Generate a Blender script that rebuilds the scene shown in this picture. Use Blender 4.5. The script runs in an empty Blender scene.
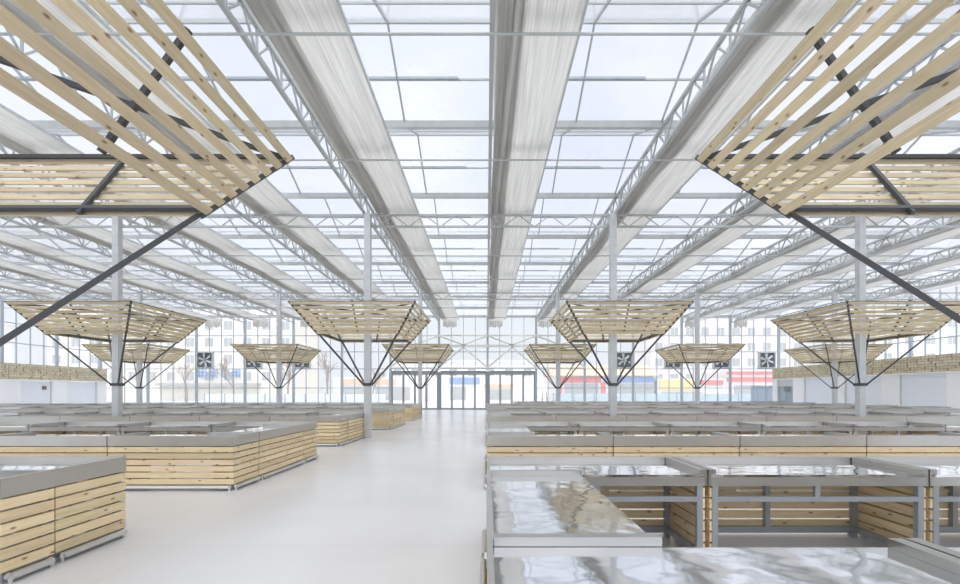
import bpy, math, random
from mathutils import Vector, Matrix
random.seed(7)
PI = math.pi
S = bpy.context.scene
COL = S.collection

# ------------------------------------------------------------------ helpers
class MB:
    """collects boxes, bars, tubes and sheets, then links them as ONE mesh object"""
    def __init__(s):
        s.v = []; s.f = []; s.uv = []
    def _box(s, c, ax, h):
        # c centre, ax three unit axes, h half sizes; axis 0 is the length for the uv
        b = len(s.v)
        for sx in (-1, 1):
            for sy in (-1, 1):
                for sz in (-1, 1):
                    s.v.append(c + ax[0]*(sx*h[0]) + ax[1]*(sy*h[1]) + ax[2]*(sz*h[2]))
        quads = [(0,1,3,2),(4,6,7,5),(0,4,5,1),(2,3,7,6),(0,2,6,4),(1,5,7,3)]
        det = ax[0].cross(ax[1]).dot(ax[2])
        for q in quads:
            idx = q if det > 0 else tuple(reversed(q))
            s.f.append(tuple(b+i for i in idx))
            for i in idx:
                sx = 1 if i & 4 else -1; sy = 1 if i & 2 else -1; sz = 1 if i & 1 else -1
                s.uv.append((sx*h[0]+h[0], sy*h[1] + sz*h[2]))
    def box(s, lo, hi):
        lo = Vector(lo); hi = Vector(hi)
        c = (lo+hi)/2; h = (hi-lo)/2
        A = [Vector((1,0,0)), Vector((0,1,0)), Vector((0,0,1))]
        o = sorted(range(3), key=lambda i: -h[i])
        s._box(c, [A[i] for i in o], [h[i] for i in o])
        return s
    def bar(s, p0, p1, w, h, up=(0,0,1)):
        p0 = Vector(p0); p1 = Vector(p1); d = p1-p0; L = d.length
        if L < 1e-6: return s
        d /= L; u = Vector(up)
        if abs(d.dot(u)) > .99: u = Vector((0,1,0))
        r = d.cross(u).normalized(); u = r.cross(d).normalized()
        s._box((p0+p1)/2, [d, r, u], [L/2, w/2, h/2]); return s
    def tube(s, p0, p1, r0, r1=None, n=8):
        r1 = r0 if r1 is None else r1
        p0 = Vector(p0); p1 = Vector(p1); d = (p1-p0).normalized()
        u = Vector((0,0,1)) if abs(d.z) < .9 else Vector((1,0,0))
        a = d.cross(u).normalized(); c = a.cross(d)
        b = len(s.v)
        for k in range(n):
            t = 2*PI*k/n; e = a*math.cos(t)+c*math.sin(t)
            s.v.append(p0+e*r0); s.v.append(p1+e*r1)
        for k in range(n):
            i = b+2*k; j = b+2*((k+1) % n)
            s.f.append((i, i+1, j+1, j)); s.uv += [(0,0),(1,0),(1,1),(0,1)]
        s.f.append(tuple(b+2*k for k in range(n))); s.uv += [(0,0)]*n
        s.f.append(tuple(b+2*k+1 for k in reversed(range(n)))); s.uv += [(0,0)]*n
        return s
    def quad(s, a, b_, c, d):
        b = len(s.v); s.v += [Vector(p) for p in (a, b_, c, d)]
        s.f.append((b, b+1, b+2, b+3)); s.uv += [(0,0),(1,0),(1,1),(0,1)]
        return s
    def prism(s, pts, lo, hi, axis='y'):
        """polygon pts in the plane across axis, extruded lo..hi"""
        b = len(s.v); n = len(pts)
        def P(p, t):
            if axis == 'y': return Vector((p[0], t, p[1]))
            if axis == 'x': return Vector((t, p[0], p[1]))
            return Vector((p[0], p[1], t))
        for p in pts: s.v.append(P(p, lo))
        for p in pts: s.v.append(P(p, hi))
        for k in range(n):
            j = (k+1) % n
            s.f.append((b+k, b+j, b+n+j, b+n+k)); s.uv += [(0,0),(1,0),(1,1),(0,1)]
        s.f.append(tuple(b+k for k in reversed(range(n)))); s.uv += [(0,0)]*n
        s.f.append(tuple(b+n+k for k in range(n))); s.uv += [(0,0)]*n
        return s
    def grid(s, rows):
        """rows of points -> sheet; uv = running metres"""
        b = len(s.v); m = len(rows[0])
        for r in rows: s.v += [Vector(p) for p in r]
        for i in range(len(rows)-1):
            for j in range(m-1):
                q = (b+i*m+j, b+i*m+j+1, b+(i+1)*m+j+1, b+(i+1)*m+j)
                s.f.append(q)
                for k in q: s.uv.append((s.v[k].y, (k-b) % m * .1))
        return s
    def build(s, name, mat, parent=None, smooth=False):
        me = bpy.data.meshes.new(name)
        me.from_pydata([tuple(v) for v in s.v], [], s.f)
        uvl = me.uv_layers.new(name='UVMap')
        flat = [c for t in s.uv for c in t]
        uvl.data.foreach_set('uv', flat)
        if smooth:
            me.polygons.foreach_set('use_smooth', [True]*len(me.polygons))
        me.materials.append(mat); me.update()
        o = bpy.data.objects.new(name, me); COL.objects.link(o)
        if parent: o.parent = parent
        return o

def tag(o, label=None, cat=None, group=None, kind=None):
    if label: o['label'] = label
    if cat: o['category'] = cat
    if group: o['group'] = group
    if kind: o['kind'] = kind
    return o
def empty(name, loc=(0,0,0), rz=0, label=None, cat=None, group=None, kind=None):
    o = bpy.data.objects.new(name, None); COL.objects.link(o)
    o.location = loc; o.rotation_euler = (0, 0, rz); o.empty_display_size = .2
    return tag(o, label, cat, group, kind)
def copy_tree(o, parent=None):
    c = o.copy(); COL.objects.link(c); c.parent = parent
    for ch in [k for k in list(KIDS.get(o, o.children))]:
        copy_tree(ch, c)
    return c
KIDS = {}
ORD = ['', 'first','second','third','fourth','fifth','sixth','seventh','eighth','ninth','tenth',
       'eleventh','twelfth','thirteenth','fourteenth','fifteenth','sixteenth','seventeenth']

# ------------------------------------------------------------------ materials
def new_mat(name):
    m = bpy.data.materials.new(name); m.use_nodes = True
    nt = m.node_tree; b = nt.nodes['Principled BSDF']
    return m, nt, b
def N(nt, t, **k):
    n = nt.nodes.new(t)
    for a, v in k.items(): setattr(n, a, v)
    return n
def plain(name, col, rough=.5, metal=0, bump=0, bscale=40, var=.06, vscale=3):
    m, nt, b = new_mat(name)
    b.inputs['Roughness'].default_value = rough; b.inputs['Metallic'].default_value = metal
    tc = N(nt, 'ShaderNodeTexCoord'); no = N(nt, 'ShaderNodeTexNoise')
    no.inputs['Scale'].default_value = vscale; no.inputs['Detail'].default_value = 4
    nt.links.new(tc.outputs['Object'], no.inputs['Vector'])
    mr = N(nt, 'ShaderNodeMapRange'); mr.inputs['To Min'].default_value = 1-var; mr.inputs['To Max'].default_value = 1+var
    nt.links.new(no.outputs['Fac'], mr.inputs['Value'])
    mx = N(nt, 'ShaderNodeVectorMath', operation='SCALE'); mx.inputs[0].default_value = col
    nt.links.new(mr.outputs['Result'], mx.inputs['Scale']); nt.links.new(mx.outputs['Vector'], b.inputs['Base Color'])
    if bump:
        n2 = N(nt, 'ShaderNodeTexNoise'); n2.inputs['Scale'].default_value = bscale
        nt.links.new(tc.outputs['Object'], n2.inputs['Vector'])
        bp = N(nt, 'ShaderNodeBump'); bp.inputs['Strength'].default_value = bump; bp.inputs['Distance'].default_value = .01
        nt.links.new(n2.outputs['Fac'], bp.inputs['Height']); nt.links.new(bp.outputs['Normal'], b.inputs['Normal'])
    return m
def wood(name, light, dark, knot, rough=.6):
    m, nt, b = new_mat(name); L = nt.links.new
    b.inputs['Roughness'].default_value = rough
    uv = N(nt, 'ShaderNodeUVMap'); geo = N(nt, 'ShaderNodeNewGeometry'); oi = N(nt, 'ShaderNodeObjectInfo')
    ad = N(nt, 'ShaderNodeMath', operation='ADD'); L(geo.outputs['Random Per Island'], ad.inputs[0]); L(oi.outputs['Random'], ad.inputs[1])
    fr = N(nt, 'ShaderNodeMath', operation='FRACT'); L(ad.outputs[0], fr.inputs[0])
    off = N(nt, 'ShaderNodeVectorMath', operation='SCALE'); off.inputs[0].default_value = (41, 17, 5); L(fr.outputs[0], off.inputs['Scale'])
    av = N(nt, 'ShaderNodeVectorMath', operation='ADD'); L(uv.outputs['UV'], av.inputs[0]); L(off.outputs['Vector'], av.inputs[1])
    mp = N(nt, 'ShaderNodeMapping'); mp.inputs['Scale'].default_value = (1.3, 26, 1); L(av.outputs['Vector'], mp.inputs['Vector'])
    n1 = N(nt, 'ShaderNodeTexNoise'); n1.inputs['Scale'].default_value = 1.6; n1.inputs['Detail'].default_value = 5; n1.inputs['Distortion'].default_value = .8
    L(mp.outputs['Vector'], n1.inputs['Vector'])
    cr = N(nt, 'ShaderNodeValToRGB'); cr.color_ramp.elements[0].position = .35; cr.color_ramp.elements[1].position = .62
    cr.color_ramp.elements[0].color = (*dark, 1); cr.color_ramp.elements[1].color = (*light, 1); L(n1.outputs['Fac'], cr.inputs['Fac'])
    mk = N(nt, 'ShaderNodeMapping'); mk.inputs['Scale'].default_value = (4.6, 11.5, 1); L(av.outputs['Vector'], mk.inputs['Vector'])
    vo = N(nt, 'ShaderNodeTexVoronoi', voronoi_dimensions='2D'); vo.inputs['Scale'].default_value = 1; L(mk.outputs['Vector'], vo.inputs['Vector'])
    kr = N(nt, 'ShaderNodeMapRange'); kr.inputs['From Min'].default_value = .05; kr.inputs['From Max'].default_value = .15
    kr.inputs['To Min'].default_value = 1; kr.inputs['To Max'].default_value = 0; L(vo.outputs['Distance'], kr.inputs['Value'])
    sp = N(nt, 'ShaderNodeSeparateColor'); L(vo.outputs['Color'], sp.inputs[0])
    gt = N(nt, 'ShaderNodeMath', operation='GREATER_THAN'); gt.inputs[1].default_value = .62; L(sp.outputs[0], gt.inputs[0])
    mu = N(nt, 'ShaderNodeMath', operation='MULTIPLY'); L(kr.outputs['Result'], mu.inputs[0]); L(gt.outputs[0], mu.inputs[1])
    mx = N(nt, 'ShaderNodeMix', data_type='RGBA'); L(mu.outputs[0], mx.inputs['Factor']); L(cr.outputs['Color'], mx.inputs[6]); mx.inputs[7].default_value = (*knot, 1)
    wn = N(nt, 'ShaderNodeTexWhiteNoise', noise_dimensions='1D'); L(fr.outputs[0], wn.inputs['W'])
    hs = N(nt, 'ShaderNodeHueSaturation')
    mv = N(nt, 'ShaderNodeMapRange'); mv.inputs['To Min'].default_value = .82; mv.inputs['To Max'].default_value = 1.12; L(wn.outputs['Value'], mv.inputs['Value'])
    mh = N(nt, 'ShaderNodeMapRange'); mh.inputs['To Min'].default_value = .496; mh.inputs['To Max'].default_value = .51; L(fr.outputs[0], mh.inputs['Value'])
    L(mv.outputs['Result'], hs.inputs['Value']); L(mh.outputs['Result'], hs.inputs['Hue']); L(mx.outputs[2], hs.inputs['Color'])
    L(hs.outputs['Color'], b.inputs['Base Color'])
    bp = N(nt, 'ShaderNodeBump'); bp.inputs['Strength'].default_value = .15; bp.inputs['Distance'].default_value = .004
    L(n1.outputs['Fac'], bp.inputs['Height']); L(bp.outputs['Normal'], b.inputs['Normal'])
    return m
def steel(name, col, rough, wave=0.0, wscale=3.0, brush=0.0):
    m, nt, b = new_mat(name); L = nt.links.new
    b.inputs['Metallic'].default_value = 1; b.inputs['Roughness'].default_value = rough
    tc = N(nt, 'ShaderNodeTexCoord'); oi = N(nt, 'ShaderNodeObjectInfo')
    off = N(nt, 'ShaderNodeVectorMath', operation='SCALE'); off.inputs[0].default_value = (53, 29, 7); L(oi.outputs['Random'], off.inputs['Scale'])
    av = N(nt, 'ShaderNodeVectorMath', operation='ADD'); L(tc.outputs['Object'], av.inputs[0]); L(off.outputs['Vector'], av.inputs[1])
    n0 = N(nt, 'ShaderNodeTexNoise'); n0.inputs['Scale'].default_value = 2.2; n0.inputs['Detail'].default_value = 3; L(av.outputs['Vector'], n0.inputs['Vector'])
    mr = N(nt, 'ShaderNodeMapRange'); mr.inputs['To Min'].default_value = .9; mr.inputs['To Max'].default_value = 1.1; L(n0.outputs['Fac'], mr.inputs['Value'])
    sc = N(nt, 'ShaderNodeVectorMath', operation='SCALE'); sc.inputs[0].default_value = col; L(mr.outputs['Result'], sc.inputs['Scale']); L(sc.outputs['Vector'], b.inputs['Base Color'])
    if wave:
        n1 = N(nt, 'ShaderNodeTexNoise'); n1.inputs['Scale'].default_value = wscale; n1.inputs['Detail'].default_value = 1.5
        L(av.outputs['Vector'], n1.inputs['Vector'])
        bp = N(nt, 'ShaderNodeBump'); bp.inputs['Strength'].default_value = wave; bp.inputs['Distance'].default_value = .05
        L(n1.outputs['Fac'], bp.inputs['Height']); L(bp.outputs['Normal'], b.inputs['Normal'])
    return m

M = {}
M['pine'] = wood('pine', (.84, .68, .44), (.75, .57, .34), (.34, .18, .08))
M['canopy_pine'] = wood('canopy_pine', (.72, .60, .41), (.60, .49, .32), (.28, .18, .10))
M['band_pine'] = wood('band_pine', (.74, .67, .50), (.62, .54, .37), (.4, .3, .18))
M['portal'] = plain('portal_paint', (.74, .74, .70), .5)
M['band_gap_shade'] = plain('band_gap_shade', (.40, .33, .23), .8)  # brown that stands in for shade between the band slats
M['top_steel'] = steel('top_steel', (.84, .85, .87), .06, .075, 4.5)
M['lip_steel'] = steel('lip_steel', (.56, .55, .525), .38)
M['fin_steel'] = steel('fin_steel', (.52, .515, .49), .32)
M['rail_steel'] = steel('rail_steel', (.70, .70, .69), .3)
M['frame'] = plain('frame_grey', (.38, .40, .42), .45, .35)
M['galv'] = plain('galvanised', (.60, .62, .63), .42, .35, var=.14, vscale=6)
M['truss'] = plain('truss_white', (.46, .48, .48), .5, .2)
M['charcoal'] = plain('charcoal_steel', (.075, .078, .085), .5, .1)
M['door_grey'] = plain('door_grey', (.30, .32, .35), .45, .1)
M['mullion'] = plain('mullion', (.44, .49, .53), .45, .2)
M['white_wall'] = plain('white_wall', (.93, .93, .94), .7, var=.02)
M['shutter'] = plain('shutter', (.84, .88, .94), .5, var=.02)
M['fan_dark'] = plain('fan_dark', (.22, .24, .26), .5)
M['fan_blade'] = plain('fan_blade', (.72, .74, .76), .4, .1)
M['cream'] = plain('cream_facade', (.85, .80, .70), .8)
M['pale'] = plain('pale_facade', (.84, .82, .80), .8)
M['pinkish'] = plain('pink_facade', (.86, .80, .77), .8)
M['ext_window'] = plain('ext_window', (.46, .47, .46), .3)
M['red'] = plain('red_sign', (.74, .24, .22), .6)
M['orange'] = plain('orange_roof', (.80, .56, .38), .6)
M['blue'] = plain('blue_sign', (.26, .40, .70), .6)
M['yellow'] = plain('yellow_sign', (.86, .70, .36), .6)
M['bark'] = plain('bark', (.36, .28, .22), .9)
M['aqua'] = plain('aqua_panel', (.66, .78, .82), .5)
M['cabinet'] = plain('cabinet', (.30, .38, .46), .5)
M['white'] = plain('white_paint', (.88, .88, .87), .6)
M['brown'] = plain('brown_plate', (.22, .16, .11), .6)
M['asphalt'] = plain('pavement', (.62, .61, .59), .85)

def floor_mat():
    m, nt, b = new_mat('epoxy_floor'); L = nt.links.new
    tc = N(nt, 'ShaderNodeTexCoord')
    n1 = N(nt, 'ShaderNodeTexNoise'); n1.inputs['Scale'].default_value = .5; n1.inputs['Detail'].default_value = 5; L(tc.outputs['Object'], n1.inputs['Vector'])
    cr = N(nt, 'ShaderNodeValToRGB'); cr.color_ramp.elements[0].position = .3; cr.color_ramp.elements[1].position = .7
    cr.color_ramp.elements[0].color = (.64, .63, .62, 1); cr.color_ramp.elements[1].color = (.71, .70, .69, 1); L(n1.outputs['Fac'], cr.inputs['Fac'])
    br = N(nt, 'ShaderNodeTexBrick'); br.offset = 0
    br.inputs['Scale'].default_value = 1; br.inputs['Brick Width'].default_value = 3.0; br.inputs['Row Height'].default_value = 1.5
    br.inputs['Mortar Size'].default_value = .004; br.inputs['Color1'].default_value = (1,1,1,1); br.inputs['Color2'].default_value = (.965,.965,.965,1); br.inputs['Mortar'].default_value = (.86,.86,.86,1)
    L(tc.outputs['Object'], br.inputs['Vector'])
    mx = N(nt, 'ShaderNodeMix', data_type='RGBA', blend_type='MULTIPLY'); mx.inputs['Factor'].default_value = 1
    L(cr.outputs['Color'], mx.inputs[6]); L(br.outputs['Color'], mx.inputs[7]); L(mx.outputs[2], b.inputs['Base Color'])
    n2 = N(nt, 'ShaderNodeTexNoise'); n2.inputs['Scale'].default_value = 1.3; n2.inputs['Detail'].default_value = 3; L(tc.outputs['Object'], n2.inputs['Vector'])
    mr = N(nt, 'ShaderNodeMapRange'); mr.inputs['To Min'].default_value = .22; mr.inputs['To Max'].default_value = .28; L(n2.outputs['Fac'], mr.inputs['Value']); L(mr.outputs['Result'], b.inputs['Roughness'])
    b.inputs['Specular IOR Level'].default_value = .6
    return m
M['floor'] = floor_mat()

def pane_mat(name, tint, milk, milkcol, gloss=.06, streak=0):
    """clear sheet with a white veil mixed in, so the view beyond looks hazy and washed out"""
    m = bpy.data.materials.new(name); m.use_nodes = True; nt = m.node_tree; nt.nodes.clear(); L = nt.links.new
    out = N(nt, 'ShaderNodeOutputMaterial'); tr = N(nt, 'ShaderNodeBsdfTransparent'); tr.inputs['Color'].default_value = (*tint, 1)
    df = N(nt, 'ShaderNodeBsdfDiffuse'); df.inputs['Color'].default_value = (*milkcol, 1)
    tl = N(nt, 'ShaderNodeBsdfTranslucent'); tl.inputs['Color'].default_value = (*milkcol, 1)
    m1 = N(nt, 'ShaderNodeMixShader'); m1.inputs[0].default_value = .6; L(df.outputs[0], m1.inputs[1]); L(tl.outputs[0], m1.inputs[2])
    m2 = N(nt, 'ShaderNodeMixShader'); L(tr.outputs[0], m2.inputs[1]); L(m1.outputs[0], m2.inputs[2])
    if streak:
        tc = N(nt, 'ShaderNodeTexCoord'); mp = N(nt, 'ShaderNodeMapping'); mp.inputs['Scale'].default_value = (.35, .5, 1); mp.inputs['Rotation'].default_value = (0, 0, .5)
        L(tc.outputs['Object'], mp.inputs['Vector'])
        no = N(nt, 'ShaderNodeTexNoise'); no.inputs['Scale'].default_value = .6; no.inputs['Detail'].default_value = 5; L(mp.outputs['Vector'], no.inputs['Vector'])
        mr = N(nt, 'ShaderNodeMapRange'); mr.inputs['From Min'].default_value = .35; mr.inputs['From Max'].default_value = .65
        mr.inputs['To Min'].default_value = max(0, milk-streak); mr.inputs['To Max'].default_value = milk+streak
        L(no.outputs['Fac'], mr.inputs['Value']); L(mr.outputs['Result'], m2.inputs[0])
    else: m2.inputs[0].default_value = milk
    gl = N(nt, 'ShaderNodeBsdfGlossy'); gl.inputs['Roughness'].default_value = .05
    fr = N(nt, 'ShaderNodeLayerWeight'); fr.inputs['Blend'].default_value = .15
    mg = N(nt, 'ShaderNodeMath', operation='MULTIPLY_ADD'); mg.inputs[1].default_value = .35; mg.inputs[2].default_value = gloss*.5; L(fr.outputs['Fresnel'], mg.inputs[0])
    m3 = N(nt, 'ShaderNodeMixShader'); L(mg.outputs[0], m3.inputs[0]); L(m2.outputs[0], m3.inputs[1]); L(gl.outputs[0], m3.inputs[2])
    L(m3.outputs[0], out.inputs['Surface'])
    return m
M['roof_pane'] = pane_mat('roof_pane', (.94, .96, .98), .20, (.9, .92, .95), .04, .12)
M['wall_pane'] = pane_mat('wall_pane', (.90, .93, .95), .20, (.93, .95, .97), .05)  # milky part stands in for the bright haze over the outside
M['door_pane'] = pane_mat('door_pane', (.95, .97, .98), .22, (.93, .95, .97), .05)
M['shop_glass'] = pane_mat('shop_glass', (.6, .7, .78), .3, (.5, .6, .7), .1)

def screen_mat():
    m, nt, b = new_mat('shade_screen'); L = nt.links.new
    out = nt.nodes['Material Output']
    tc = N(nt, 'ShaderNodeTexCoord'); mp = N(nt, 'ShaderNodeMapping'); mp.inputs['Scale'].default_value = (14, .25, 3); L(tc.outputs['Object'], mp.inputs['Vector'])
    no = N(nt, 'ShaderNodeTexNoise'); no.inputs['Scale'].default_value = 1.6; no.inputs['Detail'].default_value = 6; L(mp.outputs['Vector'], no.inputs['Vector'])
    cr = N(nt, 'ShaderNodeValToRGB'); cr.color_ramp.elements[0].position = .3; cr.color_ramp.elements[1].position = .7
    cr.color_ramp.elements[0].color = (.64, .63, .60, 1); cr.color_ramp.elements[1].color = (.86, .85, .81, 1); L(no.outputs['Fac'], cr.inputs['Fac'])
    L(cr.outputs['Color'], b.inputs['Base Color']); b.inputs['Roughness'].default_value = .7
    tl = N(nt, 'ShaderNodeBsdfTranslucent'); L(cr.outputs['Color'], tl.inputs['Color'])
    mx = N(nt, 'ShaderNodeMixShader'); mx.inputs[0].default_value = .28; L(b.outputs[0], mx.inputs[1]); L(tl.outputs[0], mx.inputs[2])
    L(mx.outputs[0], out.inputs['Surface'])
    return m
M['screen'] = screen_mat()

# ------------------------------------------------------------------ world and camera
W = bpy.data.worlds.new('sky'); S.world = W; W.use_nodes = True
nt = W.node_tree; nt.nodes.clear(); L = nt.links.new
wo = N(nt, 'ShaderNodeOutputWorld'); bg = N(nt, 'ShaderNodeBackground')
tc = N(nt, 'ShaderNodeTexCoord'); sx = N(nt, 'ShaderNodeSeparateXYZ'); L(tc.outputs['Generated'], sx.inputs[0])
cr = N(nt, 'ShaderNodeValToRGB')
e = cr.color_ramp.elements; e[0].position = 0; e[0].color = (.92, .94, .96, 1); e[1].position = 1; e[1].color = (.88, .90, .94, 1)
k = e.new(.12); k.color = (.92, .95, .98, 1)
k = e.new(.45); k.color = (.78, .82, .95, 1)
L(sx.outputs['Z'], cr.inputs['Fac'])
mp = N(nt, 'ShaderNodeMapping'); mp.inputs['Scale'].default_value = (2.2, 2.2, 4); L(tc.outputs['Generated'], mp.inputs['Vector'])
no = N(nt, 'ShaderNodeTexNoise'); no.inputs['Scale'].default_value = 1.5; no.inputs['Detail'].default_value = 6; L(mp.outputs['Vector'], no.inputs['Vector'])
mr = N(nt, 'ShaderNodeMapRange'); mr.inputs['From Min'].default_value = .45; mr.inputs['From Max'].default_value = .66; L(no.outputs['Fac'], mr.inputs['Value'])
mx = N(nt, 'ShaderNodeMix', data_type='RGBA'); L(mr.outputs['Result'], mx.inputs['Factor']); L(cr.outputs['Color'], mx.inputs[6]); mx.inputs[7].default_value = (.93, .94, 1.0, 1)
# bright hazy patch of sky around the veiled sun, high behind the viewer
SUND = Vector((.05, -.32, .94)).normalized()
dt = N(nt, 'ShaderNodeVectorMath', operation='DOT_PRODUCT'); L(tc.outputs['Generated'], dt.inputs[0]); dt.inputs[1].default_value = SUND
hz = N(nt, 'ShaderNodeMapRange', interpolation_type='SMOOTHSTEP'); hz.inputs['From Min'].default_value = .42; hz.inputs['From Max'].default_value = 1.0
hz.inputs['To Min'].default_value = 1.0; hz.inputs['To Max'].default_value = 3.3; L(dt.outputs['Value'], hz.inputs['Value'])
L(mx.outputs[2], bg.inputs['Color']); L(hz.outputs['Result'], bg.inputs['Strength'])
L(bg.outputs[0], wo.inputs['Surface'])

VPX, VPY, F = 486.5, 392.0, 473.0
cam = bpy.data.cameras.new('camera'); co = bpy.data.objects.new('camera', cam); COL.objects.link(co)
cam.sensor_fit = 'HORIZONTAL'; cam.sensor_width = 36; cam.lens = F/960*36
cam.shift_x = -(VPX-480)/960; cam.shift_y = (VPY-292)/960
co.location = (0, 0, 1.45); co.rotation_euler = (PI/2, 0, 0); cam.clip_end = 400
S.camera = co
sun = bpy.data.lights.new('sun', 'SUN'); sun.energy = 1.0; sun.angle = math.radians(22); sun.color = (1, .96, .9)
so = bpy.data.objects.new('sun', sun); COL.objects.link(so)
so.rotation_euler = (-SUND).to_track_quat('-Z', 'Y').to_euler()
S.view_settings.view_transform = 'Standard'; S.view_settings.look = 'None'
S.view_settings.exposure = .04; S.view_settings.gamma = 1; S.view_settings.use_curve_mapping = False

# ------------------------------------------------------------------ setting
XL, XR, YB, YF = -32.0, 28.0, 39.14, -4.86
HG, HR = 7.75, 8.62                       # gutter and ridge heights
tag(MB().box((XL-.1, YF, -.12), (XR+.1, YB+.08, 0)).build('floor', M['floor']), kind='structure')
tag(MB().box((-160, YB+.08, -.3), (160, 190, -.06)).build('ground', M['asphalt']), kind='structure')
tag(MB().box((-160, -60, -.3), (XL-.1, YB+.08, -.06)).build('ground', M['asphalt']), kind='structure')
tag(MB().box((XR+.1, -60, -.3), (160, YB+.08, -.06)).build('ground', M['asphalt']), kind='structure')
tag(MB().box((XL-.1, -60, -.3), (XR+.1, YF, -.06)).build('ground', M['asphalt']), kind='structure')

GUT = [3.14+4*k for k in range(-2, 10)]
XO = .09
for g in GUT[:-1]:
    r = empty('ceiling', (0, g+2, HR), kind='structure')
    gl = MB()
    gl.quad((XL,-2,HG-HR),(XR,-2,HG-HR),(XR,0,0),(XL,0,0)); gl.quad((XL,0,0),(XR,0,0),(XR,2,HG-HR),(XL,2,HG-HR))
    gl.build('glazing', M['roof_pane'], r)
    b = MB()
    x = -32+XO
    while x <= XR:
        b.bar((x,-2,HG-HR-.03),(x,0,-.03),.036,.05); b.bar((x,0,-.03),(x,2,HG-HR-.03),.036,.05)
        x += 2
    b.build('glazing_bar', M['truss'], r)
    MB().box((XL,-.022,-.05),(XR,.022,.03)).build('ridge', M['truss'], r)
    p = MB()
    for s in (-1, 1): p.box((XL, s*1.0-.016, (HG-HR)*.5-.06), (XR, s*1.0+.016, (HG-HR)*.5-.02))
    p.build('purlin', M['truss'], r)
    v = MB()                              # roof vents part way up the far slope
    for k in range(-8, 7):
        v.box((k*4+.4, .95, (HG-HR)*.42-.12), (k*4+3.4, 1.02, (HG-HR)*.42-.07))
    v.build('vent_frame', M['mullion'], r)
n = 0
for g in GUT:
    n += 1
    r = empty('trim_%d' % n, (0, g, HG-.02), kind='structure')
    MB().prism([(-.12,.05),(-.06,-.07),(.06,-.07),(.12,.05),(.10,.05),(.05,-.055),(-.05,-.055),(-.10,.05)], XL, XR, 'x').build('gutter', M['galv'], r)
for y in [g for g in GUT if g > 5 and round(g,2) not in (15.14, 27.14, 39.14)]:
    n += 1
    tag(MB().tube((XL,y+.22,7.02),(XR,y+.22,7.02),.022,n=8).build('trim_%d' % n, M['truss']), kind='structure')

# lattice trusses along the hall
def lattice(name, p0, p1, h, pitch, chord, web, mat, parent=None, diag='zig'):
    m = MB(); p0 = Vector(p0); p1 = Vector(p1); d = p1-p0; Ln = d.length; d /= Ln
    up = Vector((0,0,h)); k = int(Ln/pitch); pt = Ln/k
    c = MB().bar(p0, p1, chord, chord).bar(p0+up, p1+up, chord, chord).build('chord', mat, parent)
    for i in range(k):
        a = p0+d*(i*pt); mid = p0+d*((i+.5)*pt)+up; b = p0+d*((i+1)*pt)
        m.bar(a, mid, web, web); m.bar(mid, b, web, web)
        if diag == 'post': m.bar(a, a+up, web, web)
    m.build('web', mat, parent)
def sideword(i):
    return 'directly over the aisle edge' if i == 0 else ('%s %s of the centre line' % (ORD[abs(i)], 'left' if i < 0 else 'right'))
for i in range(-7, 7):
    x = i*4+XO+(.06 if i > 0 else 0)
    r = empty('roof_truss', (x, 0, 7.18), label='pale steel lattice roof truss running lengthwise, '+sideword(i), cat='roof truss', group='lengthwise lattice roof trusses')
    lattice('t', (0, -4.5, 0), (0, 38.95, 0), .5, .95, .075, .036, M['truss'], r, 'post')
# cross trusses
for y, nm in ((15.14, 'above the nearer row of canopy columns'), (27.14, 'above the farther row of canopy columns')):
    r = empty('cross_truss', (0, y+.14, 6.79), label='white lattice truss spanning across the hall '+nm, cat='roof truss', group='crosswise lattice roof trusses')
    lattice('t', (XL+.1, 0, 0), (XR-.1, 0, 0), .37, 1.0, .06, .028, M['truss'], r)
# gathered shade screens
for i in range(-7, 7):
    x = i*4+XO+(.06 if i > 0 else 0)
    if i < 0: a, w = .30+.1*(-i-1), 1.38+.05*(-i-1)
    else: a, w = .06, 1.36
    a = min(a, .8); w = min(w, 1.6)
    r = empty('shade_screen', (x, 0, 7.25), label='drawn-back white fabric shade screen hanging lengthwise, '+sideword(i)+(' (shares the truss line)' if False else ''), cat='shade screen', group='drawn-back roof shade screens')
    rows = []; y = -4.4; rnd = random.Random(i+50)
    ph = [rnd.uniform(0, 6) for _ in range(6)]
    NP = 36
    while y < 38.75:
        row = []
        for j in range(NP+1):
            t = j/NP
            if t < .34:
                amp = .065*(.7+.5*math.sin(y*.7+ph[0]+j))
                z = amp*(1 if j % 2 else -1) + .03*math.sin(y*1.3+ph[1])
                px = a + t*w + .02*math.sin(y*.9+ph[2]+j*1.7)
            else:
                q = (t-.34)/.66
                z = -.05*math.sin(PI*q)*(1+.4*math.sin(y*.8+ph[3])) + .012*math.sin(y*2.1+j*2.2+ph[4]) + .01*math.sin(j*2.9+ph[5])
                px = a + t*w
            row.append((px, y, z+.06))
        rows.append(row); y += .55
    fb = MB().grid(rows)
    for up in (.085,): fb.grid([[(p[0]+.012*math.sin(j*2.3+up*40), p[1], p[2]+up) for j, p in enumerate(rw[:13])] for rw in rows])
    fb.build('fabric', M['screen'], r, smooth=True)
    MB().box((a+w-.015, -4.4, .035), (a+w+.02, 38.7, .085)).build('edge_profile', M['galv'], r)
    # bunched end hanging in front of the far wall
    rows = []
    for kz in range(7):
        zz = .06 - kz*.09
        rows.append([(a+.05+j/20*w*.82, 38.72+.06*math.sin(j*1.9+kz*.3+ph[0])+.02*kz*.5, zz-(.06*math.sin(j*.8+ph[1]) if kz == 6 else 0)) for j in range(21)])
    MB().grid(rows).build('hanging_end', M['screen'], r, smooth=True)

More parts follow.
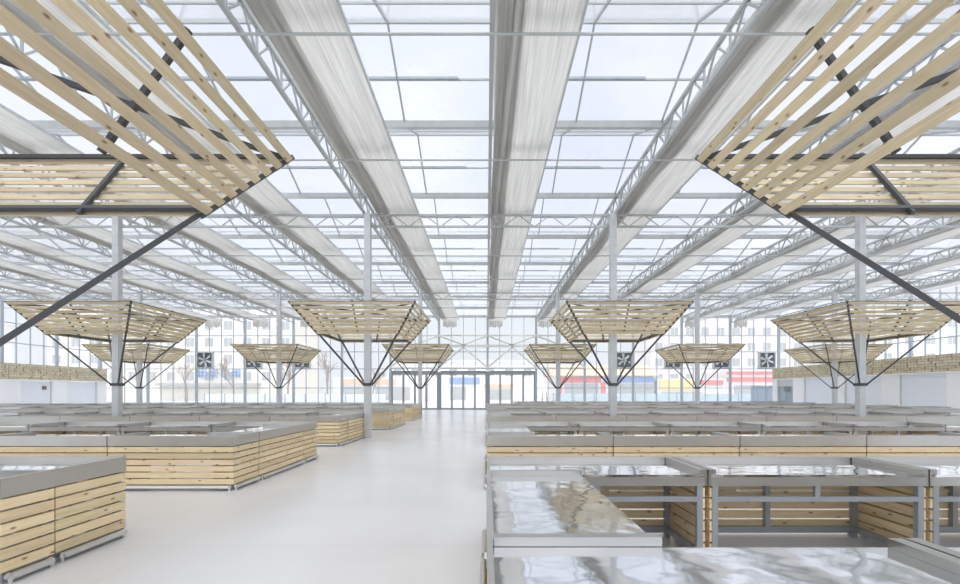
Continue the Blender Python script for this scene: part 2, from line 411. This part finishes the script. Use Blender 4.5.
# ---- columns and canopies
def make_canopy():
    r = empty('timber_canopy')
    a, b, zt, zb = 1.80, 1.17, 4.03, 3.15
    sl = Vector((a-b, 0, zt-zb)); ln = sl.length; sl /= ln
    nrm = Vector((sl.z, 0, -sl.x))                     # outward and down
    NB = 8
    for q in range(4):
        R = Matrix.Rotation(q*PI/2, 3, 'Z')
        for i in range(NB):
            t = (i+.5)/NB
            c = Vector((b, 0, zb)) + sl*(t*ln) + nrm*.018
            hl = c.x - .022
            MB_ = MB(); MB_._box(R@c, [R@Vector((0,1,0)), R@sl, R@nrm], [hl, .041, .008])
            MB_.build('board', M['canopy_pine'], r)
        f = lambda x, y, z: R@Vector((x, y, z))
        off = -nrm*.028
        MB().bar(R@(Vector((b,0,zb))+off), R@(Vector((a,0,zt))+off), .042, .04, R@nrm).build('rafter', M['charcoal'], r)
        MB().bar(f(b-.008,b-.008,zb-.01), f(a-.012,a-.012,zt-.01), .05, .05).build('hip_beam', M['charcoal'], r)
        lo = Vector((b,0,zb)) + sl*.075 + off*1.05
        MB().bar(R@Vector((lo.x,-lo.x+.03,lo.z)), R@Vector((lo.x,lo.x-.03,lo.z)), .045, .045, R@nrm).build('lower_rim', M['charcoal'], r)
        MB().bar(f(a-.045,-a+.05,zt-.02), f(a-.045,a-.05,zt-.02), .04, .04).build('upper_rim', M['charcoal'], r)
        MB().bar(f(.11,.11,zt-.05), f(a-.1,a-.1,zt-.05), .045, .04).build('tie_arm', M['charcoal'], r)
        MB().bar(f(.12,.12,1.70), f(b-.02,b-.02,zb), .045, .045).build('strut', M['charcoal'], r)
    m = MB()
    for q in range(4):
        R = Matrix.Rotation(q*PI/2, 3, 'Z')
        m.bar(R@Vector((.115,-.135,1.69)), R@Vector((.115,.135,1.69)), .03, .09)
    m.build('collar', M['charcoal'], r)
    return r
def make_column():
    r = empty('column')
    MB().box((-.1,-.1,0), (.1,.1,6.75)).build('shaft', M['galv'], r)
    MB().box((-.1,-.1,6.75), (.1,.1,7.14)).build('head', M['galv'], r)
    return r
spots = [(-3.91, 3.39), (4.09, 3.39)] + [(x, 15.14) for x in (-11.82, -3.80, 4.05, 11.97)] + [(x, 27.14) for x in (-19.91, -11.91, -3.80, 4.09, 12.09, 19.97)]
cdesc = ['overhead at the upper left corner of the view', 'overhead at the upper right corner of the view',
  'leftmost of the middle row', 'just left of the walkway in the middle row', 'just right of the walkway in the middle row', 'rightmost of the middle row',
  'farthest left of the small distant row', 'second from left of the distant row', 'distant row, just left of the glass doors', 'distant row, just right of the glass doors', 'second from right of the distant row', 'farthest right of the distant row']
can0 = make_canopy(); col0 = make_column()
for o in (can0, col0): KIDS[o] = list(o.children)
for i, (x, y) in enumerate(spots):
    o = can0 if i == 0 else copy_tree(can0)
    o.location = (x, y, 0); tag(o, 'inverted pyramid canopy of pine slats, '+cdesc[i], 'canopy', 'slatted pine canopies')
    o = col0 if i == 0 else copy_tree(col0)
    o.location = (x, y, 0); tag(o, 'galvanised steel column carrying the slatted canopy '+cdesc[i].replace('overhead ', ''), 'column', 'galvanised canopy columns')

# ---- market stalls
SL, SW, HT, HL = 1.865, .79, .753, .80
def make_stall(Ln=SL, side=0, lite=False):
    """outer face at y=0 looking to -y, length along +x, service side at y=SW. side -1/+1: exposed end at x=0 / x=Ln"""
    r = empty('market_stall')
    g = .006; x0, x1 = g, Ln-g
    top = MB()
    top.box((x0+.02, .02, HT-.02), (x1-.02, SW, HT))
    MB().box((x0+.02, SW-.014, HT-.095), (x1-.02, SW, HT-.0205)).build('front_apron', M['lip_steel'], r)
    top.build('worktop', M['top_steel'], r)
    lip = MB().box((x0, 0, .655), (x1, .022, HL)).box((x0, .022, HL-.012), (x1, .034, HL))
    lip.build('splash_lip', M['lip_steel'], r)
    for s, xa in ((-1, x0), (1, x1)):
        if s == side:
            q = MB().box((min(xa, xa-s*.022), .0221, .655), (max(xa, xa-s*.022), SW, HL))
            q.build('splash_lip', M['lip_steel'], r)
        else:
            q = MB().box((min(xa-s*.001, xa-s*.062), .0345, HT+.0005), (max(xa-s*.001, xa-s*.062), SW, HL-.004))
            q.box((min(xa-s*.001, xa-s*.019), SW-.03, HT-.095), (max(xa-s*.001, xa-s*.019), SW, HT+.0005))
            q.build('side_fin', M['fin_steel'], r)
    # slatted panels
    rs = random.Random(int(Ln*1000)+side)
    z0, n_, pit, bh = .09, 6, .0945, .078
    def panel(axis, lo, hi, dep0, dep1):
        p = MB()
        for i in range(n_):
            z = z0+i*pit
            if axis == 'x': p.box((lo, dep0, z), (hi, dep1, z+bh))
            else: p.box((dep0, lo, z), (dep1, hi, z+bh))
        return p
    if lite:
        panel('x', x0+.002, x1-.002, .004, .024).build('front_slats', M['pine'], r)
        s_ = panel('y', .026, SW-.01, x0+.014, x0+.032)
        s_.build('side_slats', M['pine'], r)
        panel('y', .026, SW-.01, x1-.032, x1-.014).build('side_slats', M['pine'], r)
    else:
        panel('x', x0+.002, x1-.002, .004, .024).build('front_slats', M['pine'], r)
        panel('y', .026, SW-.01, x0+(.002 if side < 0 else .014), x0+(.022 if side < 0 else .032)).build('side_slats', M['pine'], r)
        panel('y', .026, SW-.01, x1-(.022 if side > 0 else .032), x1-(.002 if side > 0 else .014)).build('side_slats', M['pine'], r)
    fm = M['frame']; w = .048
    xa, xb = x0+.034, x1-.034
    yb = .026
    legs = [(xa, SW-.004-w), (xb-w, SW-.004-w), (xa, yb), (xb-w, yb)]
    if Ln > 1: legs.append(((xa+xb)/2-w/2, yb))
    if lite:
        f = MB()
        for lx, ly in legs: f.box((lx, ly, 0), (lx+w, ly+w, HT-.021))
        f.box((xa+w, SW-.004-w, .53), (xb-w, SW-.004, .57))
        f.build('frame', fm, r)
        mid = (xa+xb)/2-.02
        MB().box((mid, SW-.044, .57), (mid+.04, SW-.008, HT-.021)).build('frame_post', fm, r)
    else:
        for k, (lx, ly) in enumerate(legs):
            MB().box((lx, ly, 0 if k < 4 else .11), (lx+w, ly+w, HT-.021)).build('leg', fm, r)
        MB().box((xa+w, SW-.004-w, .525), (xb-w, SW-.004, .565)).build('front_rail', fm, r)
        mid = (xa+xb)/2-.02
        MB().box((mid, SW-.044, .565), (mid+.04, SW-.008, HT-.021)).build('short_post', fm, r)
        MB().box((xa+w, yb, .065), (xb-w, yb+w, .11)).build('rear_rail', fm, r)
        for xx in (xa, xb-w): MB().box((xx, yb+w, .065), (xx+w, SW-.004-w, .11)).build('side_rail', fm, r)
        MB().box((xa+w, yb, HT-.061), (xb-w, yb+w, HT-.021)).build('rear_rail', fm, r)
    # bumper pipe low on the customer side, with bent ends
    m = MB().tube((x0+.05, -.022, .05), (x1-.05, -.022, .05), .028, n=8)
    for xx in (x0+.05, x1-.05): m.tube((xx, -.022, .05), (xx, .004, .055), .028, n=8).tube((xx, -.02, 0), (xx, -.02, .05), .016, n=8)
    m.build('bumper_rail', M['rail_steel'], r)
    if side:
        xx = x0 if side < 0 else x1; e = -.022 if side < 0 else .022
        m = MB().tube((xx+e, .05, .055), (xx+e, SW-.05, .055), .028, n=8)
        for yy in (.05, SW-.05): m.tube((xx+e, yy, .055), (xx-e*.1, yy, .055), .028, n=8).tube((xx+e*.6, yy, 0), (xx+e*.6, yy, .05), .016, n=8)
        m.build('bumper_rail', M['rail_steel'], r)
    KIDS[r] = list(r.children)
    return r
PROTO = {}; used = set()
def stall(loc, rz, side, lite, label, group, Ln=SL):
    key = (round(Ln, 3), side, lite)
    if key not in PROTO: PROTO[key] = make_stall(Ln, side, lite)
    o = PROTO[key]
    if key in used: o = copy_tree(o)
    used.add(key)
    o.location = loc; o.rotation_euler = (0, 0, rz)
    tag(o, label, 'market stall', group)
NEAR = ['nearest', 'second', 'third', 'fourth', 'fifth', 'sixth']
Y0 = [1.33, 6.96, 12.60, 18.22, 23.56, 29.52]
DEP = 2*SW+SL
for k, y0 in enumerate(Y0):
    y1 = y0+DEP; lite = k >= 2
    # right-hand block, aisle edge at x = 0
    xs = 0.0 if k < 5 else SL
    n_r = 11 if k < 5 else 10
    for row in ('front', 'rear'):
        far = (y0+SW if row == 'front' else y1)
        for i in range(n_r):
            if xs+i*SL > far*1.02+2.2: break
            side = 0
            if i == 0: side = -1 if row == 'front' else 1
            if row == 'front': loc, rz = (xs+i*SL, y0, 0), 0
            else: loc, rz = (xs+(i+1)*SL, y1, 0), PI
            lab = 'steel-topped pine stall, %s from the aisle, %s line of the %s island on the right' % (ORD[i+1], row, NEAR[k])
            stall(loc, rz, side, lite, lab, 'stalls of the islands right of the aisle')
    stall((xs, y0+SW+SL, 0), -PI/2, 0, lite, 'steel-topped pine stall closing the aisle end of the %s island on the right' % NEAR[k], 'stalls of the islands right of the aisle')
    if k == 5: continue
    xe = {0: -3.63, 2: -3.91}.get(k, -3.72)
    for row in ('front', 'rear'):
        far = (y0+SW if row == 'front' else y1)
        for i in range(13):
            if -xe+i*SL > far*1.04+2.2 or -xe+(i+1)*SL > 30: break
            side = 0
            if i == 0: side = 1 if row == 'front' else -1
            if row == 'front': loc, rz = (xe-(i+1)*SL, y0, 0), 0
            else: loc, rz = (xe-i*SL, y1, 0), PI
            lab = 'steel-topped pine stall, %s from the aisle, %s line of the %s island on the left' % (ORD[i+1], row, NEAR[k])
            stall(loc, rz, side, lite, lab, 'stalls of the islands left of the aisle')
    if k == 0: stall((xe, 3.53, 0), PI/2, 0, False, 'steel-topped pine stall closing the aisle end of the nearest island on the left', 'stalls of the islands left of the aisle', Ln=y1-SW-3.53)
    else: stall((xe, y0+SW, 0), PI/2, 0, lite, 'steel-topped pine stall closing the aisle end of the %s island on the left' % NEAR[k], 'stalls of the islands left of the aisle')

# ---- back wall
wb = empty('wall_back', (0, YB, 0), kind='structure')
D0, D1 = -8.0+XO, 4.0+XO                       # door opening
MB().quad((XL,0,3.3),(XR,0,3.3),(XR,0,HG),(XL,0,HG)).quad((XL,0,.55),(D0,0,.55),(D0,0,3.3),(XL,0,3.3)).quad((D1,0,.55),(XR,0,.55),(XR,0,3.3),(D1,0,3.3)).build('glazing', M['wall_pane'], wb)
m = MB(); x = XL+XO
while x <= XR:
    k = round(x-XO)
    if k % 4:
        if D0 < x < D1: m.box((x-.025,-.06,3.35),(x+.025,-.005,HG))
        else: m.box((x-.025,-.06,0),(x+.025,-.005,HG))
    x += 1
m.build('mullion', M['mullion'], wb)
for k in range(-8, 8):
    x = k*4+XO
    if x > XR: continue
    z0 = 3.35 if D0+.5 < x < D1-.5 else 0
    MB().box((x-.085,-.22,z0),(x+.085,-.06,HG)).build('column', M['mullion'], wb)
m = MB()
for z in (6.1, 4.77, 3.36): m.box((XL,-.055,z-.03),(XR,-.004,z+.03))
for z in (1.78, .56):
    m.box((XL,-.055,z-.03),(D0,-.004,z+.03)); m.box((D1,-.055,z-.03),(XR,-.004,z+.03))
m.build('transom', M['mullion'], wb)
MB().box((XL,-.04,0),(D0-.1,.06,.53)).build('plinth', M['white_wall'], wb)
MB().box((D1+.1,-.04,0),(XR,.06,.53)).build('plinth', M['white_wall'], wb)
# entrance truss above the doors
r = empty('portal_truss', (XO, YB-.34, 0), label='pale steel truss with diagonal braces above the glass entrance doors', cat='truss')
MB().bar((-8,0,6.08),(8,0,6.08),.1,.12).build('upper_chord', M['portal'], r)
MB().bar((-8,0,5.22),(8,0,5.22),.12,.22).build('middle_chord', M['portal'], r)
MB().bar((-8,0,3.42),(8,0,3.42),.1,.1).build('lower_chord', M['portal'], r)
for k in range(-2, 2):
    for a, b_ in (((k*4,6.05),(k*4+2,5.3)),((k*4+4,6.05),(k*4+2,5.3)),((k*4,3.45),(k*4+2,5.12)),((k*4+4,3.45),(k*4+2,5.12))):
        MB().bar((a[0],0,a[1]),(b_[0],0,b_[1]),.13,.12,(0,1,0)).build('brace', M['portal'], r)
# doors
for d in range(3):
    x0 = D0+d*4
    r = empty('door_%d' % (d+1), (x0, YB-.02, 0), kind='structure')
    MB().box((-.13,-.13,0),(.13,.03,3.1)).box((3.9,-.1,0),(4.0-.1001+.1,.03,3.1)).box((.1,-.12,2.96),(3.9,.03,3.2)).box((.1,-.1,0),(3.9,.02,.03)).build('frame', M['door_grey'], r)
    for j in range(4):
        xa = .1+j*.95; xb = xa+.94
        lf = MB().box((xa,-.07,.03),(xa+.08,-.01,2.95)).box((xb-.08,-.07,.03),(xb,-.01,2.95)).box((xa+.06,-.07,.03),(xb-.06,-.01,.13)).box((xa+.06,-.07,2.87),(xb-.06,-.01,2.95)).build('leaf', M['door_grey'], r)
        MB().quad((xa+.06,-.04,.13),(xb-.06,-.04,.13),(xb-.06,-.04,2.87),(xa+.06,-.04,2.87)).build('pane', M['door_pane'], lf)
        hx = xb-.03 if j % 2 == 0 else xa+.03
        MB().tube((hx,-.11,.85),(hx,-.11,1.35),.012,n=6).tube((hx,-.11,.87),(hx,-.06,.87),.008,n=6).tube((hx,-.11,1.33),(hx,-.06,1.33),.008,n=6).build('pull_handle', M['lip_steel'], lf)
MB().box((D1-.1,YB-.14,0),(D1+.1,YB+.0,3.2)).build('door_post', M['door_grey'], None)
tag(bpy.data.objects['door_post'], kind='structure'); bpy.data.objects['door_post'].name = 'trim_60'

# exhaust fans
def make_fan():
    r = empty('exhaust_fan'); h = .68
    MB().box((-h,-.1,-h),(-h+.09,.16,h)).box((h-.09,-.1,-h),(h,.16,h)).box((-h+.09,-.1,-h),(h-.09,.16,-h+.09)).box((-h+.09,-.1,h-.09),(h-.09,.16,h)).build('housing', M['galv'], r)
    MB().box((-h+.09,.12,-h+.09),(h-.09,.15,h-.09)).build('back_shutter', M['fan_dark'], r)
    for k in range(6):
        a = k*PI/3+.25
        m = MB(); R = Matrix.Rotation(a, 3, 'Y')
        pts = [(.06,-.05),(.54,-.15),(.57,.03),(.06,.05)]
        b = [R@Vector((p[0], -.02+p[1]*.35, p[1])) for p in pts]; t = [p+Vector((0,.012,0)) for p in b]
        m.v = b+t; m.f = [(0,1,2,3),(7,6,5,4),(0,4,5,1),(1,5,6,2),(2,6,7,3),(3,7,4,0)]; m.uv = [(0,0)]*24
        m.build('blade', M['fan_blade'], r)
    MB().tube((0,-.06,0),(0,.06,0),.09,n=16).build('hub', M['fan_dark'], r)
    MB().box((-.02,-.09,-h+.09),(.02,-.065,h-.09)).build('support_bar', M['galv'], r)
    KIDS[r] = list(r.children)
    return r
fan0 = make_fan()
fx = [(-23.15,'farthest left on the glass end wall'),(-19.15,'end wall, left half, second from left'),(-15.15,'end wall, left half, third from left, behind a canopy'),(11.3,'end wall, right half, behind the canopy column right of the aisle'),
      (15.3,'end wall, right half, second from the doors'),(19.3,'end wall, right half, behind a distant canopy'),(23.06,'farthest right, above the slatted timber band')]
for i, (x, t) in enumerate(fx):
    o = fan0 if i == 0 else copy_tree(fan0)
    o.location = (x, YB-.24, 4.07); tag(o, 'square grey exhaust fan, '+t, 'fan', 'wall exhaust fans')

# side glazing
for nme, x in (('window_1', XL), ('window_2', XR)):
    r = empty(nme, (x, 0, 0), kind='structure')
    MB().quad((0,YF,0),(0,YB,0),(0,YB,HG),(0,YF,HG)).build('pane', M['wall_pane'], r)
    s = 1 if x < 0 else -1
    m = MB(); y = YF
    while y <= YB+.01:
        wd = .09 if round((y-YF)) % 4 == 0 else .025
        m.box((min(.004*s, s*(.05+wd)), y-wd, 0), (max(.004*s, s*(.05+wd)), y+wd, HG)); y += 1
    m.build('mullion', M['mullion'], r)
    m = MB()
    for z in (6.1, 4.77, 3.36, 1.78): m.box((min(.003*s,.05*s), YF, z-.03), (max(.003*s,.05*s), YB, z+.03))
    m.build('transom', M['mullion'], r)

# shop fronts along both sides, with slatted timber band above
def band(name, x, s, y0, y1, zb, zt, label):
    r = empty(name, (x, y0, zb), label=label, cat='timber band')
    Lh = y1-y0; h = zt-zb
    p = MB(); z = 0.02; row = 0
    rnd = random.Random(int(abs(x))+3)
    while z < h-.06:
        y = -rnd.uniform(0, .5) if False else 0
        y = 0
        while y < Lh-.05:
            l = min(rnd.uniform(.45, .95), Lh-y)
            p.box((0, y, z), (s*.02, y+l-.1, z+.105) ) if s > 0 else p.box((s*.02, y, z), (0, y+l-.1, z+.105))
            y += l
        z += .142; row += 1
    p.build('horizontal_slats', M['band_pine'], r)
    p = MB(); y = .04
    while y < Lh-.06:
        lo, hi = sorted((-s*.022, -s*.002)); p.box((lo, y, 0), (hi, y+.07, h)); y += .21
    p.build('vertical_slats', M['band_pine'], r)
    lo, hi = sorted((-s*.06, -s*.024)); MB().box((lo, 0, 0), (hi, Lh, h)).build('gap_shade_sheet', M['band_gap_shade'], r)  # sheet added behind the slats so their gaps read dark
    return r
# right: wall at x = 24
XWR, XWL = 23.35, -31.0
wr = empty('wall_right', (XWR, 0, 0), kind='structure')
YE = 38.6
for c in (23.4, 27.4, 31.5, 35.45, 38.3): MB().box((0, c-.6 if c < 38 else c-.25, 0), (.3, min(c+.6, YE), 2.49)).build('pier', M['white_wall'], wr)
for c in (19.4, 15.4, 11.4): MB().box((0, c-.6, 0), (.3, c+.6, 2.49)).build('pier', M['white_wall'], wr)
MB().box((-.07, 8, 2.43), (.3, YE, 2.49)).build('lintel', M['white_wall'], wr)
MB().box((.3, YE-.2, 0), (4.0, YE, 2.49)).build('return_wall', M['white_wall'], wr)
MB().box((0.32, 8, 2.42), (4.0, YE-.21, 2.485)).build('shop_roof', M['white_wall'], wr)
dn = 3
def shutter(x, s, y0, y1, z1):
    global dn; dn += 1
    r = empty('door_%d' % dn, (x, y0, 0), kind='structure')
    m = MB(); z = .01
    while z < z1-.09:
        lo, hi = sorted((0, s*.03)); m.box((lo, 0, z), (hi, y1-y0, z+.096)); z += .1
    m.build('roller_curtain', M['shutter'], r)
    m = MB()
    lo, hi = sorted((-s*.02, s*.05))
    m.box((lo, -.05, 0), (hi, 0, z1)).box((lo, y1-y0, 0), (hi, y1-y0+.05, z1))
    m.build('guide_rail', M['galv'], r)
for a, b_ in ((12.05, 14.75), (16.05, 18.75), (20.05, 22.75), (24.05, 26.75), (28.05, 30.85), (32.15, 34.8)): shutter(XWR+.12, 1, a, b_, 2.42)
dn += 1
r = empty('door_%d' % dn, (XWR+.12, 36.05, 0), kind='structure')
MB().box((0,0,1.9),(.05,2.0,2.42)).build('roller_box', M['galv'], r)
MB().quad((.03,.05,.05),(.03,1.95,.05),(.03,1.95,1.9),(.03,.05,1.9)).build('pane', M['shop_glass'], r)
MB().box((0,0,0),(.06,.05,1.9)).box((0,1.95,0),(.06,2.0,1.9)).box((0,.98,0),(.06,1.02,1.9)).box((0,.05,0),(.06,1.95,.05)).build('frame', M['mullion'], r)
o = MB().box((0,0,0),(.03,.62,.36)).build('notice_board', M['fan_dark']); o.location = (XWR+.08, 36.6, 1.5)
tag(o, 'small dark notice board on the glazed shop front at the far right', 'notice')
band('timber_band', XWR-.024, -1, 8, YE+.02, 2.5, 3.38, 'long pale band of criss-crossed timber slats above the right shop fronts')
# left
wl = empty('wall_left', (XWL, 0, 0), kind='structure')
for c in (30.9, 34.4, 38.3): MB().box((-.3, c-.6, 0), (0, min(c+.6, YE), 2.29)).build('pier', M['white_wall'], wl)
MB().box((-.3, 30.6, 2.23), (.07, YE, 2.29)).build('lintel', M['white_wall'], wl)
MB().box((-.9, YE-.2, 0), (-.3, YE, 2.29)).build('return_wall', M['white_wall'], wl)
wl2 = empty('wall_left', (XWL+.22, 0, 0), kind='structure')
for c in (22.4, 26.4, 29.8): MB().box((-.3, c-.7, 0), (0, c+.7, 2.29)).build('pier', M['white_wall'], wl2)
MB().box((-.3, 20, 2.23), (.07, 30.5, 2.29)).build('lintel', M['white_wall'], wl2)
for a, b_ in ((23.1, 25.7), (27.1, 29.1)): MB().box((-.3, a, 0), (-.1, b_, 2.29)).build('blank_panel', M['shutter'], wl2)
for a, b_ in ((31.55, 33.75), (35.05, 37.65)): shutter(XWL-.12, -1, a, b_, 2.22)
o = MB().box((-.03,0,0),(0,.3,.24)).build('notice_plate', M['brown']); o.location = (XWL-.06, 33.1, 1.62)
tag(o, 'small brown plate fixed high on the left roller shutter', 'notice')
band('timber_band', XWL+.03, 1, 30.6, YE+.02, 2.3, 3.3, 'pale band of criss-crossed timber slats above the left shop fronts')
band('timber_band', XWL+.25, 1, 20, 30.5, 2.3, 3.3, 'nearer stepped length of criss-crossed timber band at the left frame edge')

# ---- outside
def building(loc, w, h, dp, wall, label, nx, nz, ww=1.5, wh=1.5, zbase=3.5, dz=3.0, group=None):
    r = empty('building', loc, label=label, cat='building', group=group)
    MB().box((0,0,-.1),(w,dp,h)).build('wall', wall, r)
    MB().box((-.3,-.3,h),(w+.3,dp+.3,h+.35)).build('parapet', M['white'], r)
    px = w/nx
    for i in range(nx):
        for k in range(nz):
            x = (i+.5)*px; z = zbase+k*dz
            if z+wh > h: continue
            f = MB().box((x-ww/2-.08,-.08,z-.08),(x+ww/2+.08,-.001,z)).box((x-ww/2-.08,-.08,z+wh),(x+ww/2+.08,-.001,z+wh+.08)).box((x-ww/2-.08,-.08,z),(x-ww/2,-.001,z+wh)).box((x+ww/2,-.08,z),(x+ww/2+.08,-.001,z+wh)).box((x-.03,-.06,z),(x+.03,-.001,z+wh)).build('window', M['white'], r)
            MB().box((x-ww/2,-.03,z),(x+ww/2,-.001,z+wh)).build('pane', M['ext_window'], f)
    return r
b1 = building((-78, 84, 0), 44, 16.5, 12, M['cream'], 'cream apartment block with rows of windows beyond the left end wall', 13, 5)
MB().box((20, -1.4, 2.6), (38, 0, 3.0)).build('entrance_canopy', M['ext_window'], b1)
r = empty('sign', (-51.2, 83.8, 3.9), label='blue sign lettering on the cream block below the left exhaust fan', cat='sign')
rnd = random.Random(5)
for k in range(4):
    m = MB()
    for q in range(5):
        if q % 2: m.box((k*2.0+rnd.uniform(0,.2), -.1, q*.32), (k*2.0+1.5-rnd.uniform(0,.3), 0, q*.32+.2))
        else: m.box((k*2.0+.2+q*.28, -.1, .1), (k*2.0+.42+q*.28, 0, 1.6))
    m.build('character', M['blue'], r)
building((-118, 70, 0), 36, 13, 12, M['pale'], 'pale grey-white block beyond the far left corner', 9, 4)
building((32, 92, 0), 30, 16, 12, M['pinkish'], 'pale pinkish apartment block beyond the right end wall', 10, 5)
building((66, 80, 0), 40, 15, 12, M['pale'], 'white apartment block beyond the right shop fronts', 11, 4)
b2 = building((-20, 96, 0), 34, 7.5, 10, M['white'], 'long low white building facing the entrance doors', 9, 1, 1.6, 1.6, 4.6)
def shop(loc, w, h, dp, wall, roof, signs, label, gl):
    r = empty('shop_building', loc, label=label, cat='building', group='low shops across the forecourt')
    MB().box((0,0,-.1),(w,dp,h)).build('wall', wall, r)
    if roof:
        MB().prism([(-.6,h),(dp*.5,h+1.6),(dp+.6,h)], -.5, w+.5, 'x').build('roof', roof, r)
    for (x0, x1, z0, z1, mt) in signs:
        MB().box((x0,-.14,z0),(x1,-.01,z1)).build('sign_board', mt, r)
    for (x0, x1, z0, z1) in gl:
        f = MB().box((x0,-.06,z0),(x1,-.005,z1)).build('shop_window', M['ext_window'], r)
    return r
shop((9, 62, 0), 12.9, 3.6, 8, M['pale'], M['orange'], [(.5,6,2.7,3.4,M['red']),(6.5,13,2.7,3.4,M['blue']),(.3,.9,.2,2.7,M['red']),(6,6.6,.2,2.7,M['red'])],
     'low shop with orange roof and red and blue sign boards right of the doors', [(1.2,5.7,.3,2.5),(7,13,.3,2.5)])
shop((22.4, 62, 0), 9, 3.2, 8, M['pale'], None, [(.3,4.6,1.7,3.1,M['yellow']),(5.0,8.6,2.4,3.0,M['red'])], 'low pale shop with a yellow sign board', [(.5,6,.3,1.4)])
shop((33.5, 66, 0), 16, 4.4, 8, M['pinkish'], None, [(.0,16,2.9,3.5,M['red']),(.0,16,3.9,4.3,M['red'])], 'pinkish shop with two long red bands near the right corner', [(1,5,.3,2.4),(6,10,.3,2.4),(11,15,.3,2.4)])
shop((-6, 70, 0), 11, 3.8, 8, M['white'], None, [(.5,5,2.6,3.6,M['blue']),(5.6,10,2.0,2.6,M['orange'])], 'white shop with a blue and an orange sign seen through the doors', [(.6,3,.3,2.2),(6,9.6,.3,1.8)])
shop((-22, 68, 0), 13, 3.6, 8, M['pale'], None, [(1,9,2.5,3.3,M['orange'])], 'pale shop with an orange sign left of the doors', [(1,5,.3,2.2),(6,11,.3,2.2)])
def fence(x0, x1, y, h, mat, label, step=2.0):
    r = empty('site_fence', (x0, y, -.06), label=label, cat='fence')
    x = 0
    while x < x1-x0-.01:
        MB().box((x+.05,-.02,.1),(min(x+step,x1-x0)-.05,.02,h)).build('panel', mat, r)
        MB().box((x-.05,-.05,0),(x+.05,.05,h+.08)).build('post', M['mullion'], r); x += step
    return r
fence(6.5, 27, 46, 1.35, M['aqua'], 'pale aqua panel fence outside the right half of the end wall')
fence(-28, -10, 47, 1.3, M['white'], 'white panel fence outside the left half of the end wall')
r = empty('utility_cabinet', (24.3, 42.5, -.06), label='blue-grey utility cabinet standing outside the right corner', cat='cabinet')
MB().box((0,0,0),(1.7,1,2.0)).build('body', M['cabinet'], r)
MB().box((-.06,-.06,2.0),(1.76,1.06,2.08)).build('lid', M['mullion'], r)
for k in range(2): MB().box((.06+k*.82,-.03,.12),(.82+k*.82,-.001,1.9)).build('door', M['cabinet'], r)
r = empty('step_ladder', (5.4, 44, -.06), label='small A-frame step ladder standing outside, right of the doors', cat='ladder')
for s in (-1, 1):
    MB().bar((s*.28,-.35,0),(s*.16,0,1.6),.05,.05).build('rail', M['fan_dark'], r)
    MB().bar((s*.28,.35,0),(s*.16,0,1.6),.04,.04).build('rear_leg', M['fan_dark'], r)
for k in range(1, 5): MB().bar((-.27+.025*k,-.35+.078*k,k*.32),(.27-.025*k,-.35+.078*k,k*.32),.06,.03).build('tread', M['fan_dark'], r)

def tree(loc, h, seed, label):
    rnd = random.Random(seed); r = empty('bare_tree', loc, label=label, cat='tree', group='bare winter trees outside')
    t = MB(); br = MB()
    def grow(p, d, L_, rad, dep, m):
        q = p+d*L_; m.tube(p, q, rad, rad*.7, 5)
        if dep == 0: return
        for _ in range(3):
            nd = (d+Vector((rnd.uniform(-.75,.75), rnd.uniform(-.75,.75), rnd.uniform(-.15,.5)))).normalized()
            grow(q, nd, L_*rnd.uniform(.6,.8), rad*.62, dep-1, br)
    grow(Vector((0,0,-.1)), Vector((0,0,1)), h*.3, h*.022, 4, t)
    t.build('trunk', M['bark'], r); br.build('branches', M['bark'], r)
for i, (x, y, h, lb) in enumerate([(-17.5, 52, 6.5, 'bare tree beyond the end wall, nearest left of the doors'), (-23.5, 56, 7, 'bare tree beyond the end wall, behind the second distant canopy'),
      (-31, 58, 6.5, 'bare tree in front of the cream block, left of centre'), (-38, 60, 6, 'bare tree in front of the cream block, below the left fan'), (-13.2, 55, 5.5, 'smaller bare tree close to the left door frame')]):
    tree((x, y, 0), h, i+11, lb)
